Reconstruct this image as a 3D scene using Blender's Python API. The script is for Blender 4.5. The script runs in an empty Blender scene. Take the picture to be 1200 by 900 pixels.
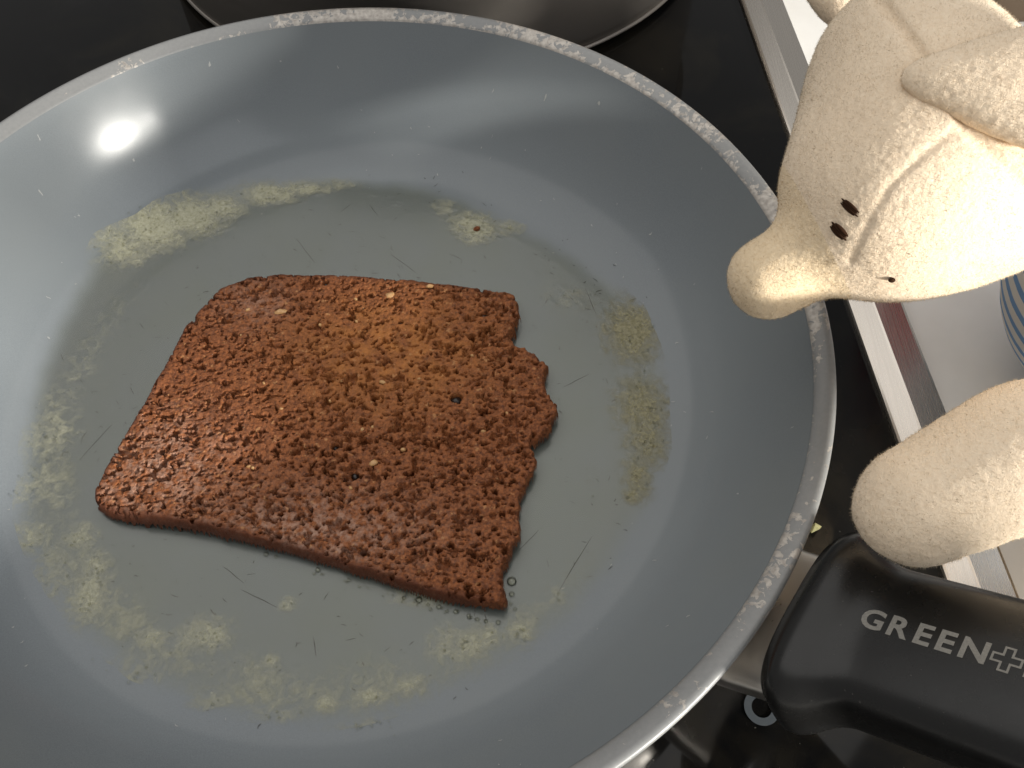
import bpy, bmesh, math, random
import numpy as np
from mathutils import Vector, Matrix

random.seed(7); RNG = np.random.default_rng(11)
S = bpy.context.scene
COL = S.collection

# ------------------------------------------------------------------ camera
cam = bpy.data.cameras.new('camera'); cam_o = bpy.data.objects.new('camera', cam); COL.objects.link(cam_o)
cam.sensor_width = 36.0; cam.lens = 30.12; cam.clip_start = 0.005; cam.clip_end = 20
cam_o.matrix_world = (Matrix.Translation((0.05217, -0.14853, 0.2410))
                      @ Matrix.Rotation(0.57486, 4, 'X') @ Matrix.Rotation(-0.00856, 4, 'Z'))
S.camera = cam_o

# ------------------------------------------------------------------ light
W = bpy.data.worlds.new('World'); S.world = W; W.use_nodes = True
bg = W.node_tree.nodes['Background']; bg.inputs[0].default_value = (1.0, 0.985, 0.96, 1); bg.inputs[1].default_value = 0.34

def area(name, loc, target, sx, sy, power, colour):
    l = bpy.data.lights.new(name, 'AREA'); l.shape = 'RECTANGLE'; l.size = sx; l.size_y = sy
    l.energy = power; l.color = colour
    o = bpy.data.objects.new(name, l); COL.objects.link(o); o.location = loc
    o.rotation_euler = (Vector(target) - Vector(loc)).to_track_quat('-Z', 'Y').to_euler()
    return o
area('key_lamp', (1.05, -0.825, 0.395), (0.06, -0.04, 0.06), 0.30, 0.05, 36, (1.0, 0.965, 0.89))
area('soft_fill', (1.0, -0.95, 1.25), (0.0, 0.0, 0.05), 1.3, 1.0, 7, (0.94, 0.97, 1.0))  # added cool fill to lift the left and back pan walls
area('ceiling_lamp', (-0.5, 0.5, 1.9), (0.0, 0.0, 0.0), 2.6, 2.6, 24, (1.0, 0.975, 0.94))

S.view_settings.view_transform = 'Standard'; S.view_settings.look = 'None'
S.view_settings.exposure = 0.0; S.view_settings.gamma = 1.0; S.view_settings.use_curve_mapping = False
S.render.engine = 'CYCLES'

# ------------------------------------------------------------------ helpers
def tag(o, label=None, cat=None, group=None, kind=None):
    if label: o['label'] = label
    if cat: o['category'] = cat
    if group: o['group'] = group
    if kind: o['kind'] = kind
    return o
def link(name, me, mat=None, parent=None):
    o = bpy.data.objects.new(name, me); COL.objects.link(o)
    if mat is not None: me.materials.append(mat)
    if parent is not None: o.parent = parent
    return o
def empty(name, loc=(0, 0, 0)):
    o = bpy.data.objects.new(name, None); COL.objects.link(o); o.location = loc; o.empty_display_size = 0.02
    return o
def mesh(name, V, faces, smooth=True):
    """V (n,3); faces: array (m,k) or list of such arrays."""
    V = np.asarray(V, np.float32)
    fl = faces if isinstance(faces, list) else [faces]
    fl = [np.asarray(f, np.int32) for f in fl if len(f)]
    me = bpy.data.meshes.new(name)
    me.vertices.add(len(V)); me.vertices.foreach_set('co', V.ravel())
    idx = np.concatenate([f.ravel() for f in fl]); cnt = np.concatenate([np.full(len(f), f.shape[1], np.int32) for f in fl])
    me.loops.add(len(idx)); me.loops.foreach_set('vertex_index', idx)
    me.polygons.add(len(cnt)); st = np.zeros(len(cnt), np.int32); st[1:] = np.cumsum(cnt)[:-1]
    me.polygons.foreach_set('loop_start', st); me.polygons.foreach_set('loop_total', cnt)
    me.update(calc_edges=True); me.validate()
    me.polygons.foreach_set('use_smooth', np.full(len(me.polygons), smooth))
    return me
def float_attr(me, name, vals):
    a = me.attributes.new(name, 'FLOAT', 'POINT'); a.data.foreach_set('value', np.asarray(vals, np.float32))
def grid_faces(nu, nv, wrap_u=False, wrap_v=False):
    U = nu if wrap_u else nu - 1; Vn = nv if wrap_v else nv - 1
    i, j = np.meshgrid(np.arange(U), np.arange(Vn), indexing='ij'); i = i.ravel(); j = j.ravel()
    i2 = (i + 1) % nu; j2 = (j + 1) % nv
    return np.stack([i * nv + j, i2 * nv + j, i2 * nv + j2, i * nv + j2], -1)
def _hash(i, j, k, s):
    h = (i.astype(np.int64) * 374761393 + j.astype(np.int64) * 668265263 + k.astype(np.int64) * 2147483647 + s * 974711) & 0xffffffff
    h = ((h ^ (h >> 13)) * 1274126177) & 0xffffffff
    h = ((h ^ (h >> 16)) * 2246822519) & 0xffffffff
    return ((h ^ (h >> 15)) & 0xffffff) / float(0xffffff)
def vnoise(P, seed=0):
    P = np.asarray(P, np.float64); b = np.floor(P); f = P - b; b = b.astype(np.int64); f = f * f * (3 - 2 * f)
    r = 0
    for a in (0, 1):
        for c in (0, 1):
            for d in (0, 1):
                w = (f[..., 0] if a else 1 - f[..., 0]) * (f[..., 1] if c else 1 - f[..., 1]) * (f[..., 2] if d else 1 - f[..., 2])
                r = r + w * _hash(b[..., 0] + a, b[..., 1] + c, b[..., 2] + d, seed)
    return r * 2 - 1
def fbm(P, seed=0, oct=4, gain=.5):
    r = 0; a = 1.0; t = 0
    for o in range(oct):
        r = r + a * vnoise(np.asarray(P) * 2.03 ** o + 17.3 * o, seed + o); t += a; a *= gain
    return r / t
def sstep(x, a, b):
    t = np.clip((x - a) / (b - a), 0, 1); return t * t * (3 - 2 * t)
def vnormals(V, quads):
    n = np.cross(V[quads[:, 2]] - V[quads[:, 0]], V[quads[:, 3]] - V[quads[:, 1]])
    N = np.zeros_like(V)
    for c in range(4): np.add.at(N, quads[:, c], n)
    return N / (np.linalg.norm(N, axis=1, keepdims=True) + 1e-20)
def lathe(prof, seg):
    a = np.linspace(0, 2 * np.pi, seg, endpoint=False); pr = np.asarray(prof)
    V = np.stack([pr[None, :, 0] * np.cos(a)[:, None], pr[None, :, 0] * np.sin(a)[:, None], np.repeat(pr[None, :, 1], seg, 0)], -1)
    return V.reshape(-1, 3), grid_faces(seg, len(pr), wrap_u=True)
def rounded_box(name, cx, cy, cz, sx, sy, sz, r, mat, parent=None, seg=4):
    bm = bmesh.new(); bmesh.ops.create_cube(bm, size=1)
    for v in bm.verts: v.co = Vector((v.co.x * sx + cx, v.co.y * sy + cy, v.co.z * sz + cz))
    bmesh.ops.bevel(bm, geom=bm.edges[:], offset=r, segments=seg, affect='EDGES', profile=.5)
    me = bpy.data.meshes.new(name); bm.to_mesh(me); bm.free()
    for p_ in me.polygons: p_.use_smooth = True
    return link(name, me, mat, parent)

# ------------------------------------------------------------------ materials
class NT:
    def __init__(s, name):
        s.m = bpy.data.materials.new(name); s.m.use_nodes = True; s.t = s.m.node_tree; s.n = s.t.nodes; s.l = s.t.links
        s.b = s.n['Principled BSDF']; s.out = s.n['Material Output']
    def new(s, typ, **kw):
        n = s.n.new(typ)
        for k, v in kw.items(): setattr(n, k, v)
        return n
    def set(s, **kw):
        for k, v in kw.items():
            i = s.b.inputs[k.replace('_', ' ')]
            i.default_value = (*v, 1) if isinstance(v, tuple) and len(v) == 3 else v
    def lk(s, a, b): s.l.new(a, b)
    def coord(s): 
        if not hasattr(s, '_tc'): s._tc = s.new('ShaderNodeTexCoord')
        return s._tc.outputs['Object']
    def noise(s, scale, detail=3, rough=.55, vec=None, dist=0.0):
        n = s.new('ShaderNodeTexNoise'); n.inputs['Scale'].default_value = scale; n.inputs['Detail'].default_value = detail
        n.inputs['Roughness'].default_value = rough; n.inputs['Distortion'].default_value = dist
        s.lk(vec if vec is not None else s.coord(), n.inputs['Vector']); return n.outputs['Fac']
    def ramp(s, fac, stops, interp='LINEAR'):
        r = s.new('ShaderNodeValToRGB'); r.color_ramp.interpolation = interp
        e = r.color_ramp.elements
        while len(e) < len(stops): e.new(.5)
        for el, (p_, c) in zip(e, stops):
            el.position = p_; el.color = (*c, 1) if isinstance(c, tuple) else (c, c, c, 1)
        s.lk(fac, r.inputs['Fac']); return r.outputs['Color']
    def mix(s, fac, a, b, mode='MIX'):
        m = s.new('ShaderNodeMix', data_type='RGBA', blend_type=mode)
        for sock, v in ((m.inputs[0], fac), (m.inputs[6], a), (m.inputs[7], b)):
            if hasattr(v, 'links'): s.lk(v, sock)
            elif isinstance(v, tuple): sock.default_value = (*v, 1)
            else: sock.default_value = v
        return m.outputs[2]
    def math(s, op, a, b=0.0, c=None, clamp=False):
        m = s.new('ShaderNodeMath', operation=op, use_clamp=clamp)
        for i, v in enumerate((a, b) if c is None else (a, b, c)):
            if hasattr(v, 'links'): s.lk(v, m.inputs[i])
            else: m.inputs[i].default_value = v
        return m.outputs[0]
    def attr(s, name):
        a = s.new('ShaderNodeAttribute'); a.attribute_name = name; return a.outputs['Fac']
    def bump(s, h, strength=.3, dist=.001):
        b = s.new('ShaderNodeBump'); b.inputs['Strength'].default_value = strength; b.inputs['Distance'].default_value = dist
        s.lk(h, b.inputs['Height']); s.lk(b.outputs[0], s.b.inputs['Normal'])
M = {}

# black ceramic glass with dull brownish reflections put into the colour
t = NT('black_glass'); t.set(Base_Color=(.006, .006, .0065), Roughness=.08, IOR=1.5, Specular_IOR_Level=.2)
sm = t.ramp(t.noise(9, 5, .6, dist=1.5), [(.45, .05), (.75, .32)]); t.lk(sm, t.b.inputs['Roughness'])
t.lk(t.mix(t.ramp(t.noise(900, 2, .6), [(.73, 0.), (.77, 1.)]), t.mix(t.ramp(t.noise(16, 4, .6, dist=.8), [(.48, 0.), (.8, 1.)]), (.003, .003, .0032), (.016, .0135, .009)), (.06, .058, .05)), t.b.inputs['Base Color'])
M['glass'] = t.m
t = NT('brushed_trim'); t.set(Base_Color=(.56, .52, .47), Metallic=1.0, Roughness=.3)
mp = t.new('ShaderNodeMapping'); mp.inputs['Scale'].default_value = (3000, 25, 600); t.lk(t.coord(), mp.inputs['Vector'])
br = t.noise(1.0, 3, .6, vec=mp.outputs[0]); t.lk(t.ramp(br, [(.3, .25), (.7, .3)]), t.b.inputs['Roughness']); M['trim'] = t.m
t = NT('print_grey'); t.set(Base_Color=(.032, .040, .048), Roughness=.6); M['print'] = t.m
t = NT('white_counter'); t.set(Base_Color=(.78, .745, .68), Roughness=.4)
t.lk(t.mix(t.ramp(t.noise(35, 4), [(.35, 0.), (.7, 1.)]), (.80, .785, .75), (.74, .72, .68)), t.b.inputs['Base Color']); M['counter'] = t.m

# blue-grey ceramic non-stick coating
t = NT('grey_coating'); t.set(Roughness=.24, IOR=1.5, Specular_IOR_Level=.27)
c1 = t.mix(t.ramp(t.noise(3500, 2, .7), [(.35, 0.), (.65, 1.)]), (.162, .180, .194), (.202, .222, .235))
c2 = t.mix(t.ramp(t.noise(14, 4, .6), [(.35, 0.), (.7, 1.)]), c1, (.196, .214, .222)); t.lk(c2, t.b.inputs['Base Color'])
t.lk(t.ramp(t.noise(60, 5, .65), [(.3, .165), (.75, .21)]), t.b.inputs['Roughness'])
t.bump(t.noise(2600, 2, .6), .035, .0001); M['coating'] = t.m
# worn lip: coating chipped off to pale aluminium
t = NT('chipped_lip'); t.set(Roughness=.42)
ch = t.noise(420, 4, .62, dist=.4); big = t.noise(26, 3, .6)
wear = t.attr('wear')
f = t.math('ADD', t.math('MULTIPLY', t.math('SUBTRACT', big, .5), 1.25), t.math('ADD', ch, t.math('MULTIPLY', wear, .34)))
chip = t.ramp(f, [(.755, 0.), (.785, 1.)])
met = t.mix(t.ramp(t.noise(700, 3), [(.3, 0.), (.7, 1.)]), (.28, .255, .23), (.50, .465, .42))
coat = t.mix(t.noise(900, 2), (.19, .193, .192), (.245, .245, .24))
t.lk(t.mix(chip, coat, met), t.b.inputs['Base Color']); t.lk(t.ramp(chip, [(0., .34), (1., .45)]), t.b.inputs['Roughness'])
t.lk(t.ramp(chip, [(0., 0.), (1., .35)]), t.b.inputs['Metallic'])
t.bump(t.math('MULTIPLY', chip, -1.0), .3, .0002); M['lip'] = t.m
t = NT('polished_steel'); t.set(Base_Color=(.68, .65, .61), Metallic=1.0, Roughness=.22)
t.lk(t.ramp(t.noise(140, 4), [(.3, .26), (.75, .4)]), t.b.inputs['Roughness']); M['steel'] = t.m
t = NT('pot_steel'); t.set(Base_Color=(.28, .255, .23), Metallic=.9, Roughness=.3)
mp = t.new('ShaderNodeMapping'); mp.inputs['Scale'].default_value = (8, 8, 260); t.lk(t.coord(), mp.inputs['Vector'])
t.lk(t.ramp(t.noise(1.0, 4, .6, vec=mp.outputs[0]), [(.3, .42), (.75, .52)]), t.b.inputs['Roughness']); M['pot'] = t.m
t = NT('black_handle'); t.set(Base_Color=(.012, .0115, .011), Roughness=.42, IOR=1.5, Specular_IOR_Level=.38)
t.lk(t.ramp(t.noise(90, 4, .6), [(.3, .22), (.75, .34)]), t.b.inputs['Roughness'])
t.bump(t.noise(4200, 2, .6), .08, .0001)
t.lk(t.mix(t.ramp(t.noise(1300, 1), [(.76, 0.), (.79, 1.)]), (.008, .0078, .0075), (.04, .038, .035)), t.b.inputs['Base Color']); M['handle'] = t.m
t = NT('grey_print'); t.set(Base_Color=(.2, .19, .17), Roughness=.6)
t.lk(t.mix(t.noise(2500, 2), (.12, .115, .10), (.27, .255, .23)), t.b.inputs['Base Color']); M['lettering'] = t.m
t = NT('scratch_dark'); t.set(Base_Color=(.04, .041, .036), Roughness=.6); M['scratch'] = t.m
t = NT('fleck_pale'); t.set(Base_Color=(.33, .335, .32), Roughness=.4); M['fleck'] = t.m

# fried dark bread
t = NT('fried_crumb'); t.set(Roughness=.6, IOR=1.45, Specular_IOR_Level=.26)
a = t.mix(t.ramp(t.noise(900, 4, .7), [(.32, 0.), (.66, 1.)]), (.064, .0185, .0080), (.325, .112, .039))
a = t.mix(t.math('MULTIPLY', t.attr('orange_centre'), t.ramp(t.noise(160, 4, .65), [(.35, .1), (.65, .8)])), a, (.47, .185, .048))  # crumb more orange around the middle of the slice
a = t.mix(t.ramp(t.noise(520, 3, .6), [(.62, 0.), (.70, .6)]), a, (.50, .25, .105))
a = t.mix(t.math('MULTIPLY', t.attr('fat_sheen'), t.ramp(t.noise(420, 4, .65), [(.42, 0.), (.66, 1.)])), a, (.42, .26, .19))  # pinkish fat patches, their sheen put into the colour
a = t.mix(t.attr('crust'), a, (.085, .026, .013)); t.lk(a, t.b.inputs['Base Color'])
t.lk(t.ramp(t.noise(1300, 3, .6), [(.38, .14), (.5, .7)]), t.b.inputs['Roughness'])
t.bump(t.noise(2600, 3, .7), .6, .0004); M['bread'] = t.m
t = NT('grain_tan'); t.set(Base_Color=(.5, .28, .1), Roughness=.35)
t.lk(t.mix(t.noise(800, 3), (.36, .17, .055), (.62, .38, .17)), t.b.inputs['Base Color']); M['grain'] = t.m
t = NT('hole_fill_dark'); t.set(Base_Color=(.016, .009, .007), Roughness=.4); M['seed'] = t.m

# butter film
t = NT('butter_film')
tr = t.new('ShaderNodeBsdfTransparent'); t.lk(t.mix(t.math('MULTIPLY', t.attr('film'), t.ramp(t.noise(45, 4), [(.3, .6), (.7, 1.)])), (1., 1., 1.), (.972, .97, .88)), tr.inputs[0])
gl = t.new('ShaderNodeBsdfGlossy'); gl.inputs['Roughness'].default_value = .2; gl.inputs[0].default_value = (1, 1, 1, 1)
fr = t.new('ShaderNodeFresnel'); fr.inputs['IOR'].default_value = 1.46
ms = t.new('ShaderNodeMixShader'); t.lk(t.math('MULTIPLY', fr.outputs[0], t.attr('film')), ms.inputs[0]); t.lk(tr.outputs[0], ms.inputs[1]); t.lk(gl.outputs[0], ms.inputs[2])
t.lk(t.mix(t.attr('brown'), t.mix(t.ramp(t.noise(900, 4, .65), [(.3, 0.), (.7, 1.)]), (.40, .385, .24), (.64, .62, .45)), t.mix(t.ramp(t.noise(900, 4, .65), [(.3, 0.), (.75, 1.)]), (.20, .175, .075), (.46, .42, .24))), t.b.inputs['Base Color'])
t.set(Roughness=.22)
ms2 = t.new('ShaderNodeMixShader')
fo = t.math('ADD', t.attr('foam'), t.math('MULTIPLY', t.math('SUBTRACT', t.noise(330, 5, .68, dist=.6), .5), 1.5))
fo = t.math('MULTIPLY', t.ramp(fo, [(.08, 0.), (.85, .70)]), t.ramp(t.attr('foam'), [(.05, 0.), (.25, 1.)]))
t.lk(fo, ms2.inputs[0]); t.lk(ms.outputs[0], ms2.inputs[1]); t.lk(t.b.outputs[0], ms2.inputs[2]); t.lk(ms2.outputs[0], t.out.inputs[0])
t.bump(t.noise(1600, 3, .7), .9, .0005)
M['butter'] = t.m
t = NT('bubble_film')
tr = t.new('ShaderNodeBsdfTransparent'); tr.inputs[0].default_value = (.95, .95, .88, 1)
gl = t.new('ShaderNodeBsdfGlossy'); gl.inputs['Roughness'].default_value = .08
fr = t.new('ShaderNodeLayerWeight'); fr.inputs['Blend'].default_value = .35
ms = t.new('ShaderNodeMixShader'); t.lk(fr.outputs['Fresnel'], ms.inputs[0]); t.lk(tr.outputs[0], ms.inputs[1]); t.lk(gl.outputs[0], ms.inputs[2]); t.lk(ms.outputs[0], t.out.inputs[0])
M['bubble'] = t.m

# plush
def plush_mat(name, c0, c1):
    t = NT(name); t.set(Roughness=.95, Sheen_Weight=.35, Sheen_Roughness=.5, Specular_IOR_Level=.1)
    t.b.inputs['Sheen Tint'].default_value = (1, .93, .82, 1)
    a = t.mix(t.ramp(t.noise(900, 4, .7), [(.3, 0.), (.7, 1.)]), c0, c1)
    a = t.mix(t.ramp(t.noise(40, 3), [(.4, 0.), (.75, .6)]), a, tuple(x * .88 for x in c0)); t.lk(a, t.b.inputs['Base Color'])
    t.bump(t.noise(1700, 4, .7), .55, .0006); return t.m
def pile_mat(name, c0, c1):
    t = NT(name); a = t.mix(t.ramp(t.noise(700, 3, .7), [(.3, 0.), (.7, 1.)]), c0, c1)
    d = t.new('ShaderNodeBsdfDiffuse'); r = t.new('ShaderNodeBsdfTranslucent'); m = t.new('ShaderNodeMixShader'); m.inputs[0].default_value = .55
    t.lk(a, d.inputs[0]); t.lk(a, r.inputs[0]); t.lk(d.outputs[0], m.inputs[1]); t.lk(r.outputs[0], m.inputs[2]); t.lk(m.outputs[0], t.out.inputs[0]); return t.m
M['pile'] = pile_mat('cream_pile', (.95, .82, .63), (.98, .89, .73))
M['pile_tip'] = pile_mat('tan_pile', (.90, .73, .50), (.95, .81, .60))
M['plush'] = plush_mat('cream_plush', (.82, .65, .47), (.88, .73, .55))
M['plush_tip'] = plush_mat('tan_plush', (.80, .62, .40), (.88, .715, .50))
t = NT('stitch_brown'); t.set(Base_Color=(.036, .018, .010), Roughness=1.0, Specular_IOR_Level=.05); M['stitch'] = t.m
t = NT('striped_jersey'); t.set(Roughness=.9)
wv = t.new('ShaderNodeTexWave'); wv.wave_type = 'BANDS'; wv.bands_direction = 'Z'; wv.inputs['Scale'].default_value = 52; wv.inputs['Distortion'].default_value = .3; t.lk(t.coord(), wv.inputs['Vector'])
t.lk(t.ramp(wv.outputs['Fac'], [(.60, (.80, .78, .74)), (.70, (.20, .36, .64))]), t.b.inputs['Base Color']); t.bump(t.noise(1500, 3), .4, .0004); M['stripe'] = t.m
t = NT('red_scarf'); t.set(Base_Color=(.50, .035, .05), Roughness=.9); t.bump(t.noise(1500, 3), .5, .0005); M['scarf'] = t.m
t = NT('leaf_scrap'); t.set(Base_Color=(.36, .34, .17), Roughness=.6); M['scrap'] = t.m
t = NT('dark_box'); t.set(Base_Color=(.055, .055, .05), Roughness=.5); M['darkbox'] = t.m
t = NT('brown_box'); t.set(Base_Color=(.05, .03, .014), Roughness=.5); M['brownbox'] = t.m

# ------------------------------------------------------------------ surface: cooktop and counter
TA = 0.0566; TN = Vector((math.cos(TA), math.sin(TA))); TT = Vector((-math.sin(TA), math.cos(TA)))
def tl(n, s, z): q = TN * n + TT * s; return (q.x, q.y, z)
def sheet(name, n0, n1, s0, s1, z0, z1, mat, parent=None):
    V = [tl(n, s, z) for z in (z0, z1) for n, s in ((n0, s0), (n1, s0), (n1, s1), (n0, s1))]
    F = [(4, 5, 6, 7), (0, 3, 2, 1), (0, 1, 5, 4), (1, 2, 6, 5), (2, 3, 7, 6), (3, 0, 4, 7)]
    return link(name, mesh(name, np.array(V), np.array(F), False), mat, parent)
counter = sheet('countertop', -.75, .85, -.55, .9, -.045, -.004, M['counter']); tag(counter, kind='structure')
hob = empty('cooktop', (0, 0, 0)); tag(hob, 'black glass cooktop with a steel edge trim under the frying pan', 'cooktop')
sheet('glass_plate', -.42, .1735, -.34, .50, -.003, 0.0, M['glass'], hob)
pr = [(.1731, -.0035), (.1733, .0012), (.1737, .0018), (.1744, .0021), (.1808, .0034), (.1815, .0036), (.1905, .0036), (.1914, .0033), (.1919, .0026), (.192, -.0035)]
ss = np.linspace(-.34, .50, 30)
V = np.array([tl(n, s, z) for s in ss for n, z in pr]); tm = mesh('edge_trim', V, grid_faces(len(ss), len(pr))[:, ::-1], False)
link('edge_trim', tm, M['trim'], hob)
ang = np.linspace(0, 2 * np.pi, 48, endpoint=False)
V = np.array([(.1185 + r * math.cos(a), -.0968 + r * math.sin(a), .0004) for a in ang for r in (.0027, .0047)])
link('printed_ring', mesh('printed_ring', V, grid_faces(48, 2, wrap_u=True)[:, ::-1]), M['print'], hob)

# ------------------------------------------------------------------ steel pot behind
pot = empty('stock_pot', (.015, .30, 0)); tag(pot, 'large stainless steel pot standing behind the frying pan, cut by the top edge', 'pot')
R0 = .138
pf = [(0, .0012), (R0 - .008, .0012), (R0 - .003, .0022), (R0 - .0006, .005), (R0, .009), (R0, .03), (R0, .085), (R0 + .002, .088), (R0 + .004, .089), (R0 + .002, .0905), (R0 - .002, .089), (R0 - .0025, .085), (R0 - .0025, .01), (0, .008)]
V, F = lathe(pf, 160); link('pot_body', mesh('pot_body', V, F), M['pot'], pot)
def ring_tube(name, R, z, r, mat, parent, seg=160):
    pf = [(R + r * math.cos(a), z + r * math.sin(a)) for a in np.linspace(0, 2 * np.pi, 12)]
    V, F = lathe(pf, seg); return link(name, mesh(name, V, F), mat, parent)
ring_tube('base_edge', R0 - .0008, .0034, .0011, M['pot'], pot)
# ------------------------------------------------------------------ frying pan
pan = empty('frying_pan', (0, 0, 0)); tag(pan, 'blue-grey coated frying pan with chipped rim and black lettered handle', 'frying pan')
ZF = .006
def wall(r):
    r = np.asarray(r, float)
    return ZF + .0250 * (np.clip(r - .092, 0, None) / .035) ** 2.8
rr = np.concatenate([np.linspace(0, .095, 40), np.linspace(.0958, .1347, 90)])
inner = [(r, float(wall(r))) for r in rr]
V, F = lathe(inner, 320); link('cooking_surface', mesh('cooking_surface', V, F[:, ::-1]), M['coating'], pan)
zl = float(wall(.1347))
lip = [(.1346, zl - .0004), (.1349, zl + .0003), (.1355, zl + .0008), (.1365, zl + .0014), (.1379, zl + .0021), (.1388, zl + .0024), (.1396, zl + .0023), (.1401, zl + .0017), (.1402, zl + .0008), (.1398, zl - .0002), (.139, zl - .0008)]
V, F = lathe(lip, 420); me = mesh('rim', V, F[:, ::-1])
wv = np.array([1., 1., .9, .75, .6, .6, .7, .7, .6, .5, .3]); ang = np.arctan2(V[:, 1], V[:, 0])
w = np.tile(wv, 420)
# most worn towards the back and the right, hardly at the back left
wa = .12 + .88 * sstep(np.cos(ang - math.radians(40)), -.35, .55)
float_attr(me, 'wear', w * wa)
link('rim', me, M['lip'], pan)
outer = [(.139, zl - .0007), (.1378, zl - .002), (.1355, zl - .006), (.1305, .034), (.122, .018), (.112, .008), (.104, .0035), (.098, .0015), (.0, .0015)]
V, F = lathe(outer, 200); link('outer_shell', mesh('outer_shell', V, F[:, ::-1]), M['steel'], pan)

# wear marks on the coating
def strip_on_pan(x0, y0, x1, y1, w, lift, n=5, wob=.15):
    d = np.array([x1 - x0, y1 - y0]); L = np.linalg.norm(d); d /= L; q = np.array([-d[1], d[0]]); out = []
    for i in range(n):
        t = i / (n - 1); c = np.array([x0, y0]) + d * L * t + q * random.uniform(-wob, wob) * w * 2
        hw = w * (.25 + .75 * math.sin(math.pi * min(max(t, .08), .92))) * random.uniform(.6, 1.2)
        for s in (-1, 1):
            e = c + q * hw * s; out.append((e[0], e[1], float(wall(np.hypot(*e))) + lift))
    return np.array(out), np.array([(2 * i, 2 * i + 2, 2 * i + 3, 2 * i + 1) for i in range(n - 1)])
def joined(items):
    Vs, Fs, k = [], [], 0
    for v, f in items: Vs.append(v); Fs.append(f + k); k += len(v)
    return np.concatenate(Vs), np.concatenate(Fs)
SCR = [(-.0755, .030, -.0735, .0275), (.0300, .0600, .0345, .0575), (-0.0268, 0.0684, -0.0183, 0.0561), (0.0084, 0.0604, 0.0183, 0.0513), (-0.082, -0.0229, -0.0752, -0.0105), (-0.0313, -0.058, -0.0245, -0.063), (-0.0252, -0.0648, -0.0142, -0.0701), (0.0538, -0.0538, 0.0596, -0.0477), (0.0647, -0.0665, 0.0751, -0.0497), (-0.0119, 0.0815, -0.0082, 0.0855), (-0.001, 0.0847, 0.0024, 0.0794), (-0.003, -0.0784, -0.0016, -0.0837), (-0.0013, -0.0683, -0.0002, -0.0658), (0.0814, 0.0321, 0.0783, 0.0433), (0.0689, 0.0022, 0.0774, 0.0073)]
it = [strip_on_pan(*s, .00014, .00008, 7, .3) for s in SCR]
for i in range(620):
    if i % 5 == 0: ca_, cr_ = random.uniform(0, 6.283), .097 * math.sqrt(random.random())
    a = ca_ + random.gauss(0, .09); r = min(.106, abs(cr_ + random.gauss(0, .006))); L = random.choice([.0004, .0006, .0009, .0012, .002]) * random.uniform(.7, 1.4)
    b = random.gauss(-.6, .9); x, y = r * math.cos(a), r * math.sin(a)
    it.append(strip_on_pan(x, y, x + L * math.cos(b), y + L * math.sin(b), random.uniform(.00007, .00019), .00008, 4, .5))
V, F = joined(it); o = link('scratch_marks', mesh('scratch_marks', V, F, False), M['scratch'], pan); tag(o, kind='stuff')
it = []
for i in range(100):
    a = random.uniform(0, 6.283); r = random.uniform(.09, .133); L = random.uniform(.0003, .0012)
    x, y = r * math.cos(a), r * math.sin(a); b = random.uniform(0, 6.283)
    it.append(strip_on_pan(x, y, x + L * math.cos(b), y + L * math.sin(b), random.uniform(.00008, .00028), .00012, 4, .5))
V, F = joined(it); o = link('dried_flecks', mesh('dried_flecks', V, F, False), M['fleck'], pan); tag(o, kind='stuff')

# handle: axis leaves the pan at -37 degrees and rises
PH = math.radians(-36.6); AL = math.radians(35.8)
er = np.array([math.cos(PH), math.sin(PH), 0]); ez = np.array([0, 0, 1.0])
ax = er * math.cos(AL) + ez * math.sin(AL); up = -er * math.sin(AL) + ez * math.cos(AL); sd = np.cross(ez, er)
A0 = er * .1481 + ez * .0467
def hw(l):   # half width and half height along the handle
    w = np.interp(l, [0, .0015, .0045, .008, .0115, .016, .05, .11, .15, .17], [.0190, .0225, .0241, .0238, .0208, .0180, .0175, .0182, .019, .013])
    h = np.interp(l, [0, .0015, .0045, .008, .0115, .016, .05, .11, .15, .17], [.0090, .0122, .0137, .0135, .0117, .0103, .0100, .0100, .0098, .006])
    return w, h
ls = np.concatenate([np.linspace(0, .02, 50), np.linspace(.021, .17, 70)])
k = np.ones(15) / 15
W_, H_ = hw(ls); Wp = np.convolve(np.pad(W_, 7, 'edge'), k, 'valid'); Hp = np.convolve(np.pad(H_, 7, 'edge'), k, 'valid'); Wp[:5] = np.minimum(Wp[:5], W_[:5]); Hp[:5] = np.minimum(Hp[:5], H_[:5])
th = np.linspace(0, 2 * np.pi, 96, endpoint=False); ex = 2.0 / 3.0
cx = np.sign(np.cos(th)) * np.abs(np.cos(th)) ** ex; cy = np.sign(np.sin(th)) * np.abs(np.sin(th)) ** ex
V = (A0 + ax * ls[:, None])[:, None, :] + (Wp[:, None] * cx)[..., None] * sd + (Hp[:, None] * cy)[..., None] * up
V = V.reshape(-1, 3); F = grid_faces(len(ls), 96, wrap_v=True)
caps = [np.array([list(range(96))]), np.array([list(range(len(V) - 1, len(V) - 97, -1))])]
hd = link('handle', mesh('handle', V, [F[:, ::-1]] + [c[:, ::-1] for c in caps]), M['handle'], pan)
def handle_top(l, v, lift=.00008):
    w = np.interp(l, ls, Wp); h = np.interp(l, ls, Hp)
    c = np.abs(v) / w; y = h * (1 - c ** 3.0) ** (1 / 3.0)
    return A0 + ax * l + sd * v + up * (y + lift)
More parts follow.
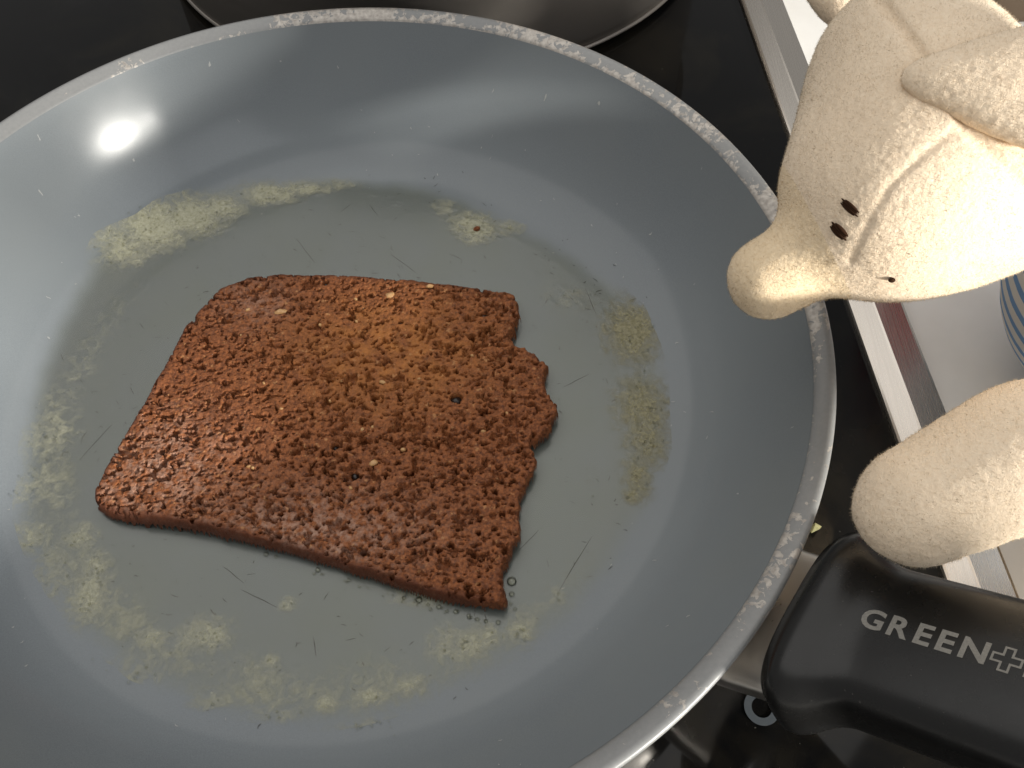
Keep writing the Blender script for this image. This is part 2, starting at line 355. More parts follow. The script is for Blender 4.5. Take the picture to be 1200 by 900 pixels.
# lettering
def text_mesh(body, bold):
    cu = bpy.data.curves.new('t', 'FONT'); cu.body = body; cu.size = 1.0; cu.offset = bold; cu.resolution_u = 4
    o = bpy.data.objects.new('t', cu); COL.objects.link(o); dg = bpy.context.evaluated_depsgraph_get()
    me = bpy.data.meshes.new_from_object(o.evaluated_get(dg)); bpy.data.objects.remove(o)
    bm = bmesh.new(); bm.from_mesh(me); bmesh.ops.triangulate(bm, faces=bm.faces[:])
    vs = np.array([v.co[:2] for v in bm.verts]); fs = np.array([[v.index for v in f.verts] for f in bm.faces]); bm.free()
    bpy.data.meshes.remove(me); return vs, fs
CAP = .0048; l_cur = .0164
items = []
def put(vs, fs, l0, sx, sy, v0):
    return np.array([handle_top(l0 + a * sx, v0 + b * sy) for a, b in vs]), fs
for ch in 'GREEN':
    vs, fs = text_mesh(ch, .028); mn, mx = vs.min(0), vs.max(0); vs = vs - mn; s = CAP / (mx[1] - mn[1])
    items.append(put(vs, fs, l_cur, s * 1.06, s, -.0024)); l_cur += (mx[0] - mn[0]) * s * 1.06 + .00115
for v, f in items:
    o = link('letter', mesh('letter', v, f, False), M['lettering'], hd)
# outlined plus sign, then the stem of the next letter
def plus(c, b, k):
    q = [(-k, -b), (k, -b), (k, -k), (b, -k), (b, k), (k, k), (k, b), (-k, b), (-k, k), (-b, k), (-b, -k), (-k, -k)]
    return [(c[0] + x, c[1] + y) for x, y in q]
pc = (l_cur + .0021, .0000)
o1 = plus(pc, .0027, .0010); o2 = plus(pc, .0027 - .00042, .0010 - .00042)
V = np.array([handle_top(*q) for q in o1 + o2]); F = np.array([(i, (i + 1) % 12, 12 + (i + 1) % 12, 12 + i) for i in range(12)])
link('plus_sign', mesh('plus_sign', V, F, False), M['lettering'], hd)
l_cur += .0054
V = np.array([handle_top(l_cur + a, -.0024 + b) for a, b in ((0, 0), (.001, 0), (.001, CAP), (0, CAP))])
link('letter', mesh('letter', V, np.array([(0, 1, 2, 3)]), False), M['lettering'], hd)

# steel bracket between pan and handle
bs = np.linspace(0, 1, 14); sec = []
for t_ in bs:
    s_ = .1335 + (.152 - .1335) * t_; zc = .0335 + .0130 * t_ ** 1.1; wd = .0205 - .0015 * t_; hh = .0046
    for a in np.linspace(0, 2 * np.pi, 40, endpoint=False):
        x = math.copysign(abs(math.cos(a)) ** .35, math.cos(a)) * wd; y = math.copysign(abs(math.sin(a)) ** .5, math.sin(a)) * hh
        y += .0016 * math.cos(x / wd * math.pi * .5) - .001
        sec.append(er * s_ + sd * x + ez * (zc + y))
link('bracket', mesh('bracket', np.array(sec), grid_faces(14, 40, wrap_v=True)[:, ::-1]), M['steel'], pan)

# ------------------------------------------------------------------ bread
OUT = np.array([(-0.0707, -0.0361), (-0.0684, -0.0232), (-0.0635, -0.0065), (-0.0598, 0.0065), (-0.0563, 0.0219), (-0.0514, 0.0327), (-0.0475, 0.0391), (-0.039, 0.0437), (-0.0276, 0.0458), (-0.0069, 0.0445), (0.0138, 0.0428), (0.0315, 0.0403), (0.0446, 0.0382), (0.0528, 0.035), (0.0531, 0.0266), (0.052, 0.0196), (0.0534, 0.0144), (0.0598, 0.0111), (0.0622, 0.0061), (0.0616, 0.0012), (0.0636, -0.0058), (0.0667, -0.0114), (0.0627, -0.0151), (0.0588, -0.019), (0.0569, -0.0235), (0.0579, -0.0292), (0.0549, -0.0349), (0.0539, -0.0431), (0.0532, -0.0511), (0.0502, -0.0575), (0.0484, -0.0637), (0.048, -0.0662), (0.0488, -0.0719), (0.0388, -0.0703), (0.0246, -0.0664), (0.0125, -0.0621), (0.0002, -0.0582), (-0.0147, -0.0538), (-0.03, -0.0495), (-0.0452, -0.0465), (-0.0578, -0.0447), (-0.0656, -0.0432), (-0.0695, -0.0408)])
def poly_sd(P, poly):
    best = np.full(len(P), 1e9); inside = np.zeros(len(P), bool)
    for i in range(len(poly)):
        a, b = poly[i], poly[(i + 1) % len(poly)]; e = b - a; w = P - a
        t = np.clip((w @ e) / (e @ e), 0, 1); d = w - t[:, None] * e
        best = np.minimum(best, (d ** 2).sum(1))
        c = (a[1] > P[:, 1]) != (b[1] > P[:, 1])
        xi = (b[0] - a[0]) * (P[:, 1] - a[1]) / (b[1] - a[1] + 1e-15) + a[0]
        inside ^= c & (P[:, 0] < xi)
    return np.where(inside, 1, -1) * np.sqrt(best)
ST = .00025
gx = np.arange(-.076, .072, ST); gy = np.arange(-.077, .051, ST); nx, ny = len(gx), len(gy)
X, Y = np.meshgrid(gx, gy, indexing='ij'); P2 = np.stack([X.ravel(), Y.ravel()], -1)
P3 = np.c_[P2, np.zeros(len(P2))]
sdv = poly_sd(P2, OUT)
torn = sstep(P2[:, 0], .035, .055)          # right side is a torn crumb edge, the others are crust
sdv = sdv + fbm(P3 * 160, 3, 3) * (.0006 + .0016 * torn) + fbm(P3 * 800, 5, 2) * (.00008 + .0007 * torn) + .0011
H = .0066 + .0007 * fbm(P3 * 60, 1, 2) + .00020 * fbm(P3 * 430, 9, 4) + .00008 * vnoise(P3 * 1900, 12)
edge = np.clip(sdv / (.0017 - .0006 * torn), 0, 1)
Hg = H.reshape(nx, ny)
cav = np.zeros((nx, ny))
for i in range(1500):
    px, py = random.uniform(gx[0], gx[-1]), random.uniform(gy[0], gy[-1])
    u = random.random(); ra = .00046 + .00062 * u ** 2.4 + (.0007 * random.random() if random.random() < .06 else 0)
    rb = ra * random.uniform(.42, .85); an = random.gauss(-.1, .6); dp = min(.0056, .0010 + ra * random.uniform(2.4, 5.0))
    m_ = int(ra * 1.6 / ST) + 2; ix, iy = int((px - gx[0]) / ST), int((py - gy[0]) / ST)
    x0, x1, y0, y1 = max(ix - m_, 0), min(ix + m_ + 1, nx), max(iy - m_, 0), min(iy + m_ + 1, ny)
    if x1 <= x0 or y1 <= y0: continue
    dx = X[x0:x1, y0:y1] - px; dy = Y[x0:x1, y0:y1] - py
    du = (dx * math.cos(an) + dy * math.sin(an)) / ra; dv = (-dx * math.sin(an) + dy * math.cos(an)) / rb
    q = np.sqrt(du ** 2 + dv ** 2) + .18 * np.sin(3 * np.arctan2(dv, du) + i) + .12 * np.sin(5 * np.arctan2(dv, du) + 2.3 * i)
    cav[x0:x1, y0:y1] = np.maximum(cav[x0:x1, y0:y1], dp * (1 - sstep(q, .62, 1.08)))
Pw = P3 + .0006 * np.stack([fbm(P3 * 500, 81, 2), fbm(P3 * 500, 83, 2), P3[:, 0] * 0], -1)
Pw = Pw * np.array([.8, 1.15, 1])
n1 = fbm(Pw * 600, 91, 3); n2 = fbm(Pw * 1000, 93, 2); n3 = fbm(Pw * 230, 95, 2)
cells = np.maximum(.0024 * sstep(n1 + .30 * n3, .31, .47), .0015 * sstep(n2 + .20 * n3, .33, .50))
cav = np.maximum(cav, cells.reshape(nx, ny))
crumb = .00015 * (1 - np.abs(fbm(Pw * 620, 97, 2)) * 2) + .00011 * (1 - np.abs(vnoise(Pw * 1600, 99)) * 2)
Hg = Hg + crumb.reshape(nx, ny)
DARK = [(0.0346, -0.0058, .0021, .0017), (0.0429, 0.0272, .0020, .0009), (-0.0117, 0.0413, .0012, .0011), (0.0153, 0.0241, .0010, .0008), (-.0016, -.0229, .0013, .0011), (.0051, -.0323, .0014, .0011)]
for (px, py, ra, rb) in DARK:
    q = np.sqrt(((X - px) / ra) ** 2 + ((Y - py) / rb) ** 2); cav = np.maximum(cav, .0048 * (1 - sstep(q, .5, 1.1)))
Hg = Hg - cav * (.55 + .45 * edge.reshape(nx, ny))
Z = ZF + .0003 + np.maximum(Hg.ravel(), .0008) * np.sqrt(np.clip(1 - (1 - edge) ** 2, 0, 1))
keep = (sdv > -ST * .2).reshape(nx, ny)
F = grid_faces(nx, ny); kv = keep.ravel(); F = F[kv[F].all(1)]
use = np.zeros(len(P2), bool); use[F.ravel()] = True; re = np.cumsum(use) - 1
V = np.c_[P2, Z][use]; F = re[F]
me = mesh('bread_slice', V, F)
pu = P2[use]; P3u = P3[use]
fat_sheen = np.exp(-(((pu[:, 0] + .005) / .03) ** 2 + ((pu[:, 1] + .051) / .012) ** 2)) + .8 * np.exp(-(((pu[:, 0] + .055) / .022) ** 2 + ((pu[:, 1] + .03) / .018) ** 2)) + .5 * np.exp(-(((pu[:, 0] + .035) / .012) ** 2 + ((pu[:, 1] - .033) / .01) ** 2))
float_attr(me, 'orange_centre', np.exp(-(((pu[:, 0] - .012) / .030) ** 2 + ((pu[:, 1] - .012) / .022) ** 2)))
float_attr(me, 'fat_sheen', np.clip(fat_sheen, 0, 1) * .95)
float_attr(me, 'crust', (1 - sstep(sdv[use], .0008, .0034)) * (1 - .75 * torn[use]) * .85)
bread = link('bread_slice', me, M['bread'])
tag(bread, 'fried slice of dark brown bread with a torn right edge lying in the pan', 'bread')
Hmap = Z.reshape(nx, ny)
def bread_z(x, y): return float(Hmap[min(max(int((x - gx[0]) / ST), 0), nx - 1), min(max(int((y - gy[0]) / ST), 0), ny - 1)])
def pebble(name, c, rx, ry, rz, an, mat, parent, seed, sub=3):
    bm = bmesh.new(); bmesh.ops.create_icosphere(bm, subdivisions=sub, radius=1)
    V = np.array([v.co[:] for v in bm.verts]); fs = np.array([[v.index for v in f.verts] for f in bm.faces]); bm.free()
    V = V * (1 + .18 * vnoise(V * 2 + seed, seed))[:, None] * np.array([rx, ry, rz]); ca, sa = math.cos(an), math.sin(an)
    V = np.c_[V[:, 0] * ca - V[:, 1] * sa, V[:, 0] * sa + V[:, 1] * ca, V[:, 2]] + np.array(c)
    return link(name, mesh(name, V, fs), mat, parent)
GR = [(-0.0255, 0.029, .0020, .0010, .2), (0.011, 0.0356, .0017, .0013, .3), (0.0191, -0.0241, .0008, .0006, 0), (0.0105, -0.0285, .0013, .0009, .5), (0.0432, -0.018, .0008, .0006, 0), (0.011, 0.0003, .0011, .0007, -.4), (0.0243, 0.0395, .0013, .0008, .1), (-0.0365, 0.0299, .0009, .0005, .7)]
for i, (x, y, a_, b_, an) in enumerate(GR):
    pebble('grain', (x, y, ZF + .0003 + .0066), a_, b_, .0007, an, M['grain'], bread, i)
for i, (x, y, ra, rb) in enumerate(DARK):
    pebble('dark_hole_fill', (x, y, ZF + .0046), ra * .85, rb * .85, .0014, .4 * i, M['seed'], bread, 20 + i)  # dark pebbles added in the deep holes to make them darker
for i in range(16):
    x, y = random.gauss(.008, .028), random.gauss(-.004, .024)
    if poly_sd(np.array([[x, y]]), OUT)[0] > .006: pebble('grain', (x, y, ZF + .0003 + .0064), random.uniform(.0005, .001), random.uniform(.0004, .0006), .0007, random.uniform(0, 3), M['grain'], bread, 40 + i, 2)

# ------------------------------------------------------------------ melted butter
FOAM = [(-0.0877, 0.0626, 0.0077, 0.0068, 0.7), (-0.0776, 0.0724, 0.0095, 0.0078, 1), (-0.0661, 0.0777, 0.0096, 0.0071, 1), (-0.056, 0.0831, 0.0065, 0.0045, 0.9), (-0.0395, 0.0904, 0.0091, 0.0041, 0.9), (-0.0269, 0.0933, 0.0082, 0.0032, 0.7), (-0.014, 0.0953, 0.0065, 0.0027, 0.45), (0.0275, 0.0832, 0.0039, 0.0036, 0.5), (0.0374, 0.0754, 0.007, 0.0043, 0.7), (0.0397, 0.0712, 0.0057, 0.0051, 0.9), (0.0517, 0.0726, 0.005, 0.0034, 0.55), (0.0727, 0.0387, 0.0119, 0.0068, 0.22), (0.0931, 0.0241, 0.0075, 0.0105, 0.95), (0.0937, -0.0063, 0.0071, 0.0106, 0.8), (0.0942, -0.0172, 0.0059, 0.0084, 0.75), (0.09, -0.0306, 0.0037, 0.0062, 0.8), (0.0883, -0.0368, 0.0031, 0.0023, 0.8), (0.0758, -0.0307, 0.0039, 0.0057, 0.1), (-0.0673, -0.0668, 0.0053, 0.0071, 0.65), (-0.0685, -0.0579, 0.0049, 0.0042, 0.6), (-0.0748, -0.0488, 0.0045, 0.0039, 0.6), (-0.0897, -0.0489, 0.0065, 0.0045, 0.5), (-0.0926, -0.0144, 0.0081, 0.0095, 0.35), (-0.0476, -0.0786, 0.0042, 0.0029, 0.6), (-0.0326, -0.078, 0.0066, 0.0043, 0.65), (-0.0134, -0.0853, 0.0023, 0.002, 0.6), (-0.0112, -0.0692, 0.0023, 0.0017, 0.6), (-0.0279, -0.0954, 0.0049, 0.0019, 0.5), (0.0025, -0.0962, 0.0031, 0.0021, 0.7), (0.0146, -0.0944, 0.0045, 0.0021, 0.7), (0.0245, -0.0916, 0.0041, 0.0027, 0.6), (0.0342, -0.0814, 0.0051, 0.005, 0.5), (0.04, -0.0814, 0.0047, 0.0036, 0.65), (0.0446, -0.079, 0.0037, 0.0033, 0.6), (0.0544, -0.0766, 0.0037, 0.0037, 0.65), (0.0646, -0.0681, 0.0034, 0.0034, 0.3), (0.0176, -0.1024, 0.0133, 0.0029, 0.3), (-0.0095, -0.0984, 0.0089, 0.003, 0.3), (-0.05, -0.0878, 0.0091, 0.0046, 0.35), (-0.0791, -0.0593, 0.0073, 0.0104, 0.35), (-0.0924, -0.0323, 0.0067, 0.0089, 0.3), (0.0288, -0.0684, 0.0095, 0.0019, 0.45), (0.0238, -0.066, 0.0048, 0.0014, 0.5)]
na, nr = 420, 130
aa = np.linspace(0, 2 * np.pi, na, endpoint=False)
rk = np.radians([-180, -150, -120, -90, -60, -30, 0, 20, 40, 55, 75, 95, 115, 130, 145, 160, 180])
rv = [.1045, .104, .1025, .1025, .101, .102, .1035, .103, .0955, .094, .096, .101, .108, .113, .115, .110, .1045]
edge_r = np.interp((aa + np.pi) % (2 * np.pi) - np.pi, rk, rv)
edge_r = edge_r + .0022 * fbm(np.c_[np.cos(aa) * 9, np.sin(aa) * 9, aa * 0], 31, 4)
u = np.linspace(0, 1, nr) ** .7
Rg = edge_r[:, None] * u[None, :]; Xb = Rg * np.cos(aa)[:, None]; Yb = Rg * np.sin(aa)[:, None]
foam = np.zeros_like(Xb)
for (fx, fy, sx, sy, st) in FOAM:
    foam = np.maximum(foam, st * np.exp(-.65 * (((Xb - fx) / sx) ** 2 + ((Yb - fy) / sy) ** 2)))
Pb = np.stack([Xb, Yb, Xb * 0], -1)
# thin milky haze along the rim of the puddle, left and front
phi = np.arctan2(Yb, Xb)
hz = np.exp(-((Rg - .0925) / .0085) ** 2) * (.10 + .24 * sstep(-np.cos(phi - math.radians(55)), -.2, .6)) * (.7 + .6 * fbm(Pb * 70, 61, 3))
foam = np.maximum(foam, np.clip(hz, 0, 1))
nz = fbm(Pb * 300, 41, 4)
thick = .00035 * sstep(1 - u[None, :], 0, .10) + .00012
bump = np.clip(foam + .5 * nz - .15, 0, 1)
Zb = wall(Rg) + thick + .0007 * bump * np.abs(fbm(Pb * 650, 47, 3)) * 1.5
V = np.stack([Xb, Yb, Zb], -1).reshape(-1, 3)
me = mesh('melted_butter', V, grid_faces(na, nr, wrap_u=True)[:, ::-1]); float_attr(me, 'film', np.broadcast_to(sstep(1 - u[None, :], 0, .09), Xb.shape).ravel()); float_attr(me, 'foam', foam.ravel()); float_attr(me, 'brown', sstep(Xb, .070, .080).ravel())
butter = link('melted_butter', me, M['butter']); tag(butter, 'thin puddle of melted yellow butter with foamy patches around the bread', 'butter', kind='stuff')
BUB = [(0.0503, -0.062, .0014), (0.0255, -0.0672, .0010), (0.0312, -0.0692, .0007), (0.036, -0.0706, .0007), (0.0396, -0.0718, .0006), (0.042, -0.0728, .0006), (0.0444, -0.0734, .0006), (0.0503, -0.0657, .0008), (0.0478, -0.0737, .0007), (0.0336, -0.0704, .0005), (0.0214, -0.0666, .0006), (-0.0195, -0.0532, .0008), (-0.0039, -0.0581, .0008), (.0500, -.0685, .0005), (.0512, -.070, .0005), (-.0165, -.054, .0006), (.0052, -.0612, .0006)]
it = []
for (x, y, r) in BUB + [(random.uniform(-.01, .05), 0, random.uniform(.0003, .0005)) for _ in range(26)]:
    if y == 0: y = np.interp(x, [-.01, .0246, .0488], [-.0562, -.0672, -.0727]) - random.uniform(.0003, .0018)
    v, f = lathe([(r * math.cos(a), r * .75 * math.sin(a)) for a in np.linspace(0, math.pi / 2, 6)], 16)
    it.append((v + np.array([x + (.0013 if x > .0485 else 0), y - .0013, ZF + .0004]), f))
fw = np.array([f_[2] * f_[3] * f_[4] for f_ in FOAM]); fw = fw / fw.sum()
for k_ in RNG.choice(len(FOAM), 420, p=fw):
    f_ = FOAM[k_]; x = f_[0] + random.gauss(0, .45) * f_[2]; y = f_[1] + random.gauss(0, .45) * f_[3]; r = random.uniform(.00018, .00042)
    v, f = lathe([(r * math.cos(a), r * .8 * math.sin(a)) for a in np.linspace(0, math.pi / 2, 4)], 9)
    it.append((v + np.array([x, y, float(wall(math.hypot(x, y))) + .0005]), f))
V, F = joined(it); o = link('bubbles', mesh('bubbles', V, F), M['bubble'], butter); tag(o, kind='stuff')
# burnt crumb in a blob of foam
cr = pebble('bread_crumb', (.0397, .0712, ZF + .0012), .0012, .0010, .0009, .3, None, None, 5); cr.data.materials.append(M['bread'])
tag(cr, 'tiny reddish brown crumb in butter foam behind the bread slice', 'crumb')

# ------------------------------------------------------------------ plush toy
toy = empty('plush_toy', (.24, -.005, 0)); tag(toy, 'cream plush toy animal leaning its snout over the pan rim', 'plush toy')
TO = np.array(toy.location)
def nap(V, N, amp=1.0, seed=0):
    P = np.asarray(V)
    d = .00013 * fbm(P * 950, 71 + seed, 2) + .0004 * fbm(P * 90, 79 + seed, 2)
    return V + N * (d * amp)[:, None]
def fuzz(o, V, N, quads, mat, density, seed):
    """short pile: one tapered blade per tuft, shaded with the normal of the cloth below"""
    rng = np.random.default_rng(seed + 100)
    a, b, c, d = (V[quads[:, i]] for i in range(4))
    ar = .5 * np.linalg.norm(np.cross(c - a, d - b), axis=1)
    n = int(ar.sum() * density); q = rng.choice(len(quads), n, p=ar / ar.sum())
    u, w = rng.random((2, n, 1)); k = quads[q]
    P = (V[k[:, 0]] * (1 - u) + V[k[:, 1]] * u) * (1 - w) + (V[k[:, 3]] * (1 - u) + V[k[:, 2]] * u) * w
    Nn = N[k[:, 0]]
    lean = np.stack([fbm(P * 520, 5 + j, 2) for j in range(3)], -1) * .6 + rng.normal(size=(n, 3)) * .4
    dr = Nn + lean; dr -= Nn * np.minimum((dr * Nn).sum(1, keepdims=True) - .35, 0); dr /= np.linalg.norm(dr, axis=1, keepdims=True)
    L = .0006 * rng.uniform(.5, 1.25, (n, 1)) * (1 + .5 * fbm(P * 420, 15, 2))[:, None]
    sd_ = np.cross(dr, rng.normal(size=(n, 3))); sd_ /= np.linalg.norm(sd_, axis=1, keepdims=True)
    hwid = .00005 * rng.uniform(.7, 1.4, (n, 1)); P = P - Nn * .0001
    T = np.stack([P - sd_ * hwid, P + sd_ * hwid, P + dr * L], 1).reshape(-1, 3)
    me = mesh('pile', T - TO, np.arange(3 * n).reshape(-1, 3))
    nv = Nn + dr * .55; nv /= np.linalg.norm(nv, axis=1, keepdims=True)
    me.normals_split_custom_set_from_vertices(np.repeat(nv, 3, 0).tolist())
    f = link('pile', me, M['pile_tip'] if mat is M['plush_tip'] else M['pile'], o); tag(f, kind='stuff')
def add_plush(name, V, quads, mat, parent, amp=1.0, seed=0, extra=None, pile=5e6):
    N = vnormals(V, quads); V = nap(V, N, amp, seed)
    o = link(name, mesh(name, V - TO, [quads] + (extra or [])), mat, parent)
    if pile: fuzz(o, V, N, quads, mat, pile, seed)
    return o
def cube_sphere(n):
    Vs, Fs, k = [], [], 0
    g = np.tan(np.linspace(-1, 1, n) * np.pi / 4); a, b = np.meshgrid(g, g, indexing='ij'); o = np.ones_like(a)
    for q in ((a, b, o), (b, a, -o), (o, a, b), (-o, b, a), (b, o, a), (a, -o, b)):
        v = np.stack(q, -1).reshape(-1, 3); Vs.append(v / np.linalg.norm(v, axis=1, keepdims=True)); Fs.append(grid_faces(n, n) + k); k += n * n
    V = np.concatenate(Vs); F = np.concatenate(Fs)
    key = np.round(V * 1e5).astype(np.int64); _, first, inv = np.unique(key, axis=0, return_index=True, return_inverse=True)
    return V[first], np.asarray(inv).ravel()[F]
def ell(P, c, r, R=None):
    q = P - np.array(c)
    if R is not None: q = q @ R
    q = q / np.array(r); k = np.linalg.norm(q, axis=-1); g = np.linalg.norm(q / np.array(r), axis=-1)
    return k * (k - 1) / (g + 1e-9)
def smin(a, b, k):
    h = np.clip(.5 + .5 * (b - a) / k, 0, 1); return b * (1 - h) + a * h - k * h * (1 - h)
def frame(x, n):
    x = np.array(x, float); x /= np.linalg.norm(x); n = np.array(n, float); n -= x * (n @ x); n /= np.linalg.norm(n)
    return np.stack([x, np.cross(n, x), n], -1)
def seg_d(P, a, b):
    a, b = np.array(a), np.array(b); e = b - a; t = np.clip(((P - a) @ e) / (e @ e), 0, 1); return np.linalg.norm(P - a - t[..., None] * e, axis=-1)
def round_cone(P, a, b, ra, rb):
    a, b = np.array(a), np.array(b); e = b - a; t = np.clip(((P - a) @ e) / (e @ e), 0, 1)
    return np.linalg.norm(P - a - t[..., None] * e, axis=-1) - (ra + (rb - ra) * t)
HC = np.array((.1486, .0192, .102))
SEAM1 = [(0.1365, 0.0319, 0.1239), (0.1369, 0.0165, 0.1269), (0.1388, 0.0044, 0.1273), (0.1407, -0.002, 0.127), (0.1444, -0.0124, 0.1239), (0.1504, -0.0182, 0.1202), (0.159, -0.0219, 0.1145)]
SEAM2 = [(0.1415, -0.0126, 0.1233), (0.1358, -0.0156, 0.1199), (0.1302, -0.0191, 0.1143), (0.1274, -0.0227, 0.1075), (0.1262, -0.0248, 0.099)]
def head_sdf(P):
    d = ell(P, HC, (.0233, .0358, .028))
    d = smin(d, ell(P, (.1567, -.0037, .100), (.0294, .0194, .0157)), .030)
    d = smin(d, ell(P, (.1356, -.0080, .096), (.016, .0165, .016)), .020)
    d = smin(d, round_cone(P, (.1320, -.0125, .0945), (.1138, -.0165, .0826), .0104, .0097), .0055)
    g = np.minimum.reduce([seg_d(P, SEAM1[i], SEAM1[i + 1]) for i in range(len(SEAM1) - 1)])
    d = d + .0014 * np.exp(-(g / .0013) ** 2)
    g2 = np.minimum.reduce([seg_d(P, SEAM2[i], SEAM2[i + 1]) for i in range(len(SEAM2) - 1)])
    return d + .0004 * np.exp(-(g2 / .0011) ** 2)
D, Fq = cube_sphere(180)
HO = np.array((.1465, .0015, .0985)); t_ = np.full(len(D), .09)
for _ in range(90): t_ = np.maximum(t_ - .6 * head_sdf(HO + D * t_[:, None]), .002)
V = HO + D * t_[:, None]
N = vnormals(V, Fq); V = nap(V, N); cen = V[Fq].mean(1)
sn_a = np.array((-.85, -.18, -.50)); sn_a /= np.linalg.norm(sn_a)
is_sn = (cen - np.array((.1255, -.0140, .0905))) @ sn_a > 0
def sub_part(name, mask, mat, seed):
    f = Fq[mask]; use = np.zeros(len(V), bool); use[f.ravel()] = True; re_ = np.cumsum(use) - 1
    o = link(name, mesh(name, V[use] - TO, re_[f]), mat, toy); fuzz(o, V, N, f, mat, 5e6, seed); return o
head = sub_part('head', ~is_sn, M['plush'], 0)
snout = sub_part('snout', is_sn, M['plush_tip'], 3)
def tube(path, radii, n, m, flat=1.0):
    path = np.array(path, float); tt = np.linspace(0, 1, len(path)); u = np.linspace(0, 1, n)
    # Catmull-Rom style smoothing of the path by dense interpolation and averaging
    P = np.stack([np.interp(u, tt, path[:, i]) for i in range(3)], -1)
    for _ in range(int(n * 1.2)): P[1:-1] = (P[:-2] + 2 * P[1:-1] + P[2:]) / 4
    R = np.interp(u, np.linspace(0, 1, len(radii)), radii)
    for _ in range(int(n * .3)): R[1:-1] = (R[:-2] + 2 * R[1:-1] + R[2:]) / 4
    T = np.gradient(P, axis=0); T /= np.linalg.norm(T, axis=1, keepdims=True)
    z = np.array([0, 0, 1.0]); B = np.cross(T, z); B /= np.linalg.norm(B, axis=1, keepdims=True); C = np.cross(B, T)
    L = np.concatenate([[0], np.cumsum(np.linalg.norm(np.diff(P, axis=0), axis=1))])
    # rounded caps
    for e, ll in ((0, L), (-1, L[-1] - L)):
        r0 = radii[e]; q = np.clip(ll / r0, 0, 1); R = R * np.where(ll < r0, np.sqrt(np.clip(1 - (1 - q) ** 2, .0004, 1)), 1)
    a = np.linspace(0, 2 * np.pi, m, endpoint=False)
    V = P[:, None] + R[:, None, None] * (np.cos(a)[None, :, None] * B[:, None] + flat * np.sin(a)[None, :, None] * C[:, None])
    return V.reshape(-1, 3), grid_faces(n, m, wrap_v=True)
# ears: thick soft flaps on the far and near side of the head
def flap(name, c, r, R, seed, parent=toy, n=90):
    D, Fq = cube_sphere(n); V = D * np.array(r); V[:, 1] *= .5 + .5 * sstep(D[:, 0], -1.1, .6); V = V @ np.array(R).T + np.array(c)
    return add_plush(name, V, Fq, M['plush'], parent, 1.0, seed)
flap('ear', (.1580, -.0070, .1300), (.0260, .0165, .0062), frame((.93, -.30, .14), (-.30, -.25, .90)), 11)
flap('ear', (.1515, .0860, .090), (.013, .013, .007), frame((.2, 1, .1), (0, -.3, 1)), 13, n=60)
# stitched face
def stitch(a, b, r):
    pts = np.linspace(a, b, 9); rr_ = r * np.sin(np.linspace(.25, math.pi - .25, 9)); return tube(pts, list(rr_), 24, 12)
def on_head(px, dirv=(-.40, -.50, .75)):
    """project a point to the head surface along the way to the open side"""
    p_ = np.array(px, float); d = p_ - HO; d /= np.linalg.norm(d); t = .09
    for _ in range(90): t = t - .6 * float(head_sdf((HO + d * t)[None])[0])
    return HO + d * (t + .0007)
for a, b, r in (((0.1228, -0.0171, 0.1095), (0.1257, -0.0212, 0.1087), .00075), ((0.1215, -0.0194, 0.1049), (0.1245, -0.0231, 0.1036), .00095)):
    a, b = on_head(a), on_head(b); e = b - a; q = np.cross(e, a - HO); q /= np.linalg.norm(q); it = []
    for k_, (o0, o1) in enumerate(((-1, .04), (-.35, -.05), (.35, .05), (1, -.03))):
        it.append(stitch(a + q * r * .8 * o0 + e * (.10 * abs(o0) + o1), b + q * r * .8 * o0 - e * (.10 * abs(o0) - o1), r * .5))
    V, F = joined(it); link('eye_stitch', mesh('eye_stitch', V - TO, F), M['stitch'], head)
a = on_head((.1347, -.0289, .0975)); V, F = stitch(a - np.array([.0008, 0, 0]), a + np.array([.0008, 0, 0]), .0006); link('mouth_stitch', mesh('mouth_stitch', V - TO, F), M['stitch'], head)
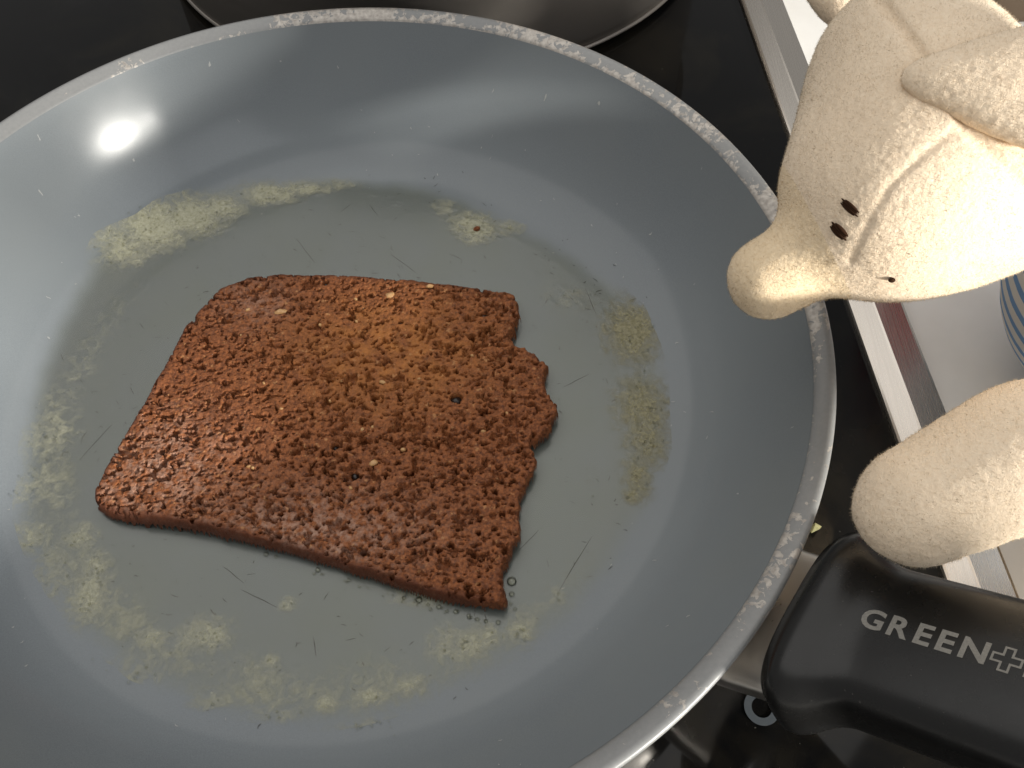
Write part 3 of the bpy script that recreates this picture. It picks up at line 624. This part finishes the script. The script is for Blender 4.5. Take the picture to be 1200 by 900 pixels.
# arm resting on the pan handle, body in a striped top, legs on the counter
V, F = tube([(.1235, -.0780, .0760), (.1400, -.0730, .0810), (.1563, -.0663, .0870), (.188, -.0640, .084), (.222, -.060, .076)], [.0110, .0130, .0152, .0168, .0172], 220, 150)
add_plush('arm', V, F, M['plush'], toy, 1.15, 21)
V, F = tube([(.30, -.055, .088), (.285, -.045, .09), (.262, -.02, .088)], [.0125, .015, .017], 90, 80); add_plush('arm', V, F, M['plush'], toy, 1.0, 22, pile=3e6)
D, Fq = cube_sphere(70); V = D * np.array((.047, .048, .056)) + np.array((.2470, .010, .054)); add_plush('striped_body', V, Fq, M['stripe'], toy, .5, 23, pile=0)
for sx in (0, 1):
    V, F = tube([(.235 + .03 * sx, -.02, .018), (.228 + .06 * sx, -.06, .017), (.222 + .08 * sx, -.095, .019)], [.016, .0165, .018], 90, 70); add_plush('leg', V, F, M['plush'], toy, 1.0, 25 + sx, pile=3e6)

# red scarf hanging behind the neck
V, F = tube([(.215, .020, .088), (.216, .050, .078), (.214, .070, .055), (.213, .078, .030)], [.008, .012, .014, .012], 60, 40, .5)
add_plush('scarf', V, F, M['scarf'], toy, 1.0, 31, pile=0)
# ------------------------------------------------------------------ small things
bx_ = empty('storage_tin', (.305, .235, -.004)); tag(bx_, 'dark grey tin behind the plush toy, cut by the top right corner', 'tin')
rounded_box('tin_body', 0, 0, .026, .07, .06, .050, .004, M['brownbox'], bx_)
rounded_box('tin_lid', .004, 0, .057, .066, .062, .010, .003, M['darkbox'], bx_)
it = []
V = np.array([(0, 0, .0006), (.0015, .0006, .0022), (.0032, .0001, .0012), (.0021, -.0011, .0025), (.0006, -.0014, .0009), (.0011, -.0003, .003)])
F = np.array([(0, 1, 5), (1, 2, 5), (2, 3, 5), (3, 4, 5), (4, 0, 5), (0, 4, 1), (1, 4, 3), (1, 3, 2)])
o = link('food_scrap', mesh('food_scrap', V * 1.3, F, False), M['scrap']); o.location = (.1405, -.0455, .0002)
tag(o, 'tiny yellow-green food scrap on black glass right of the pan rim', 'food scrap')
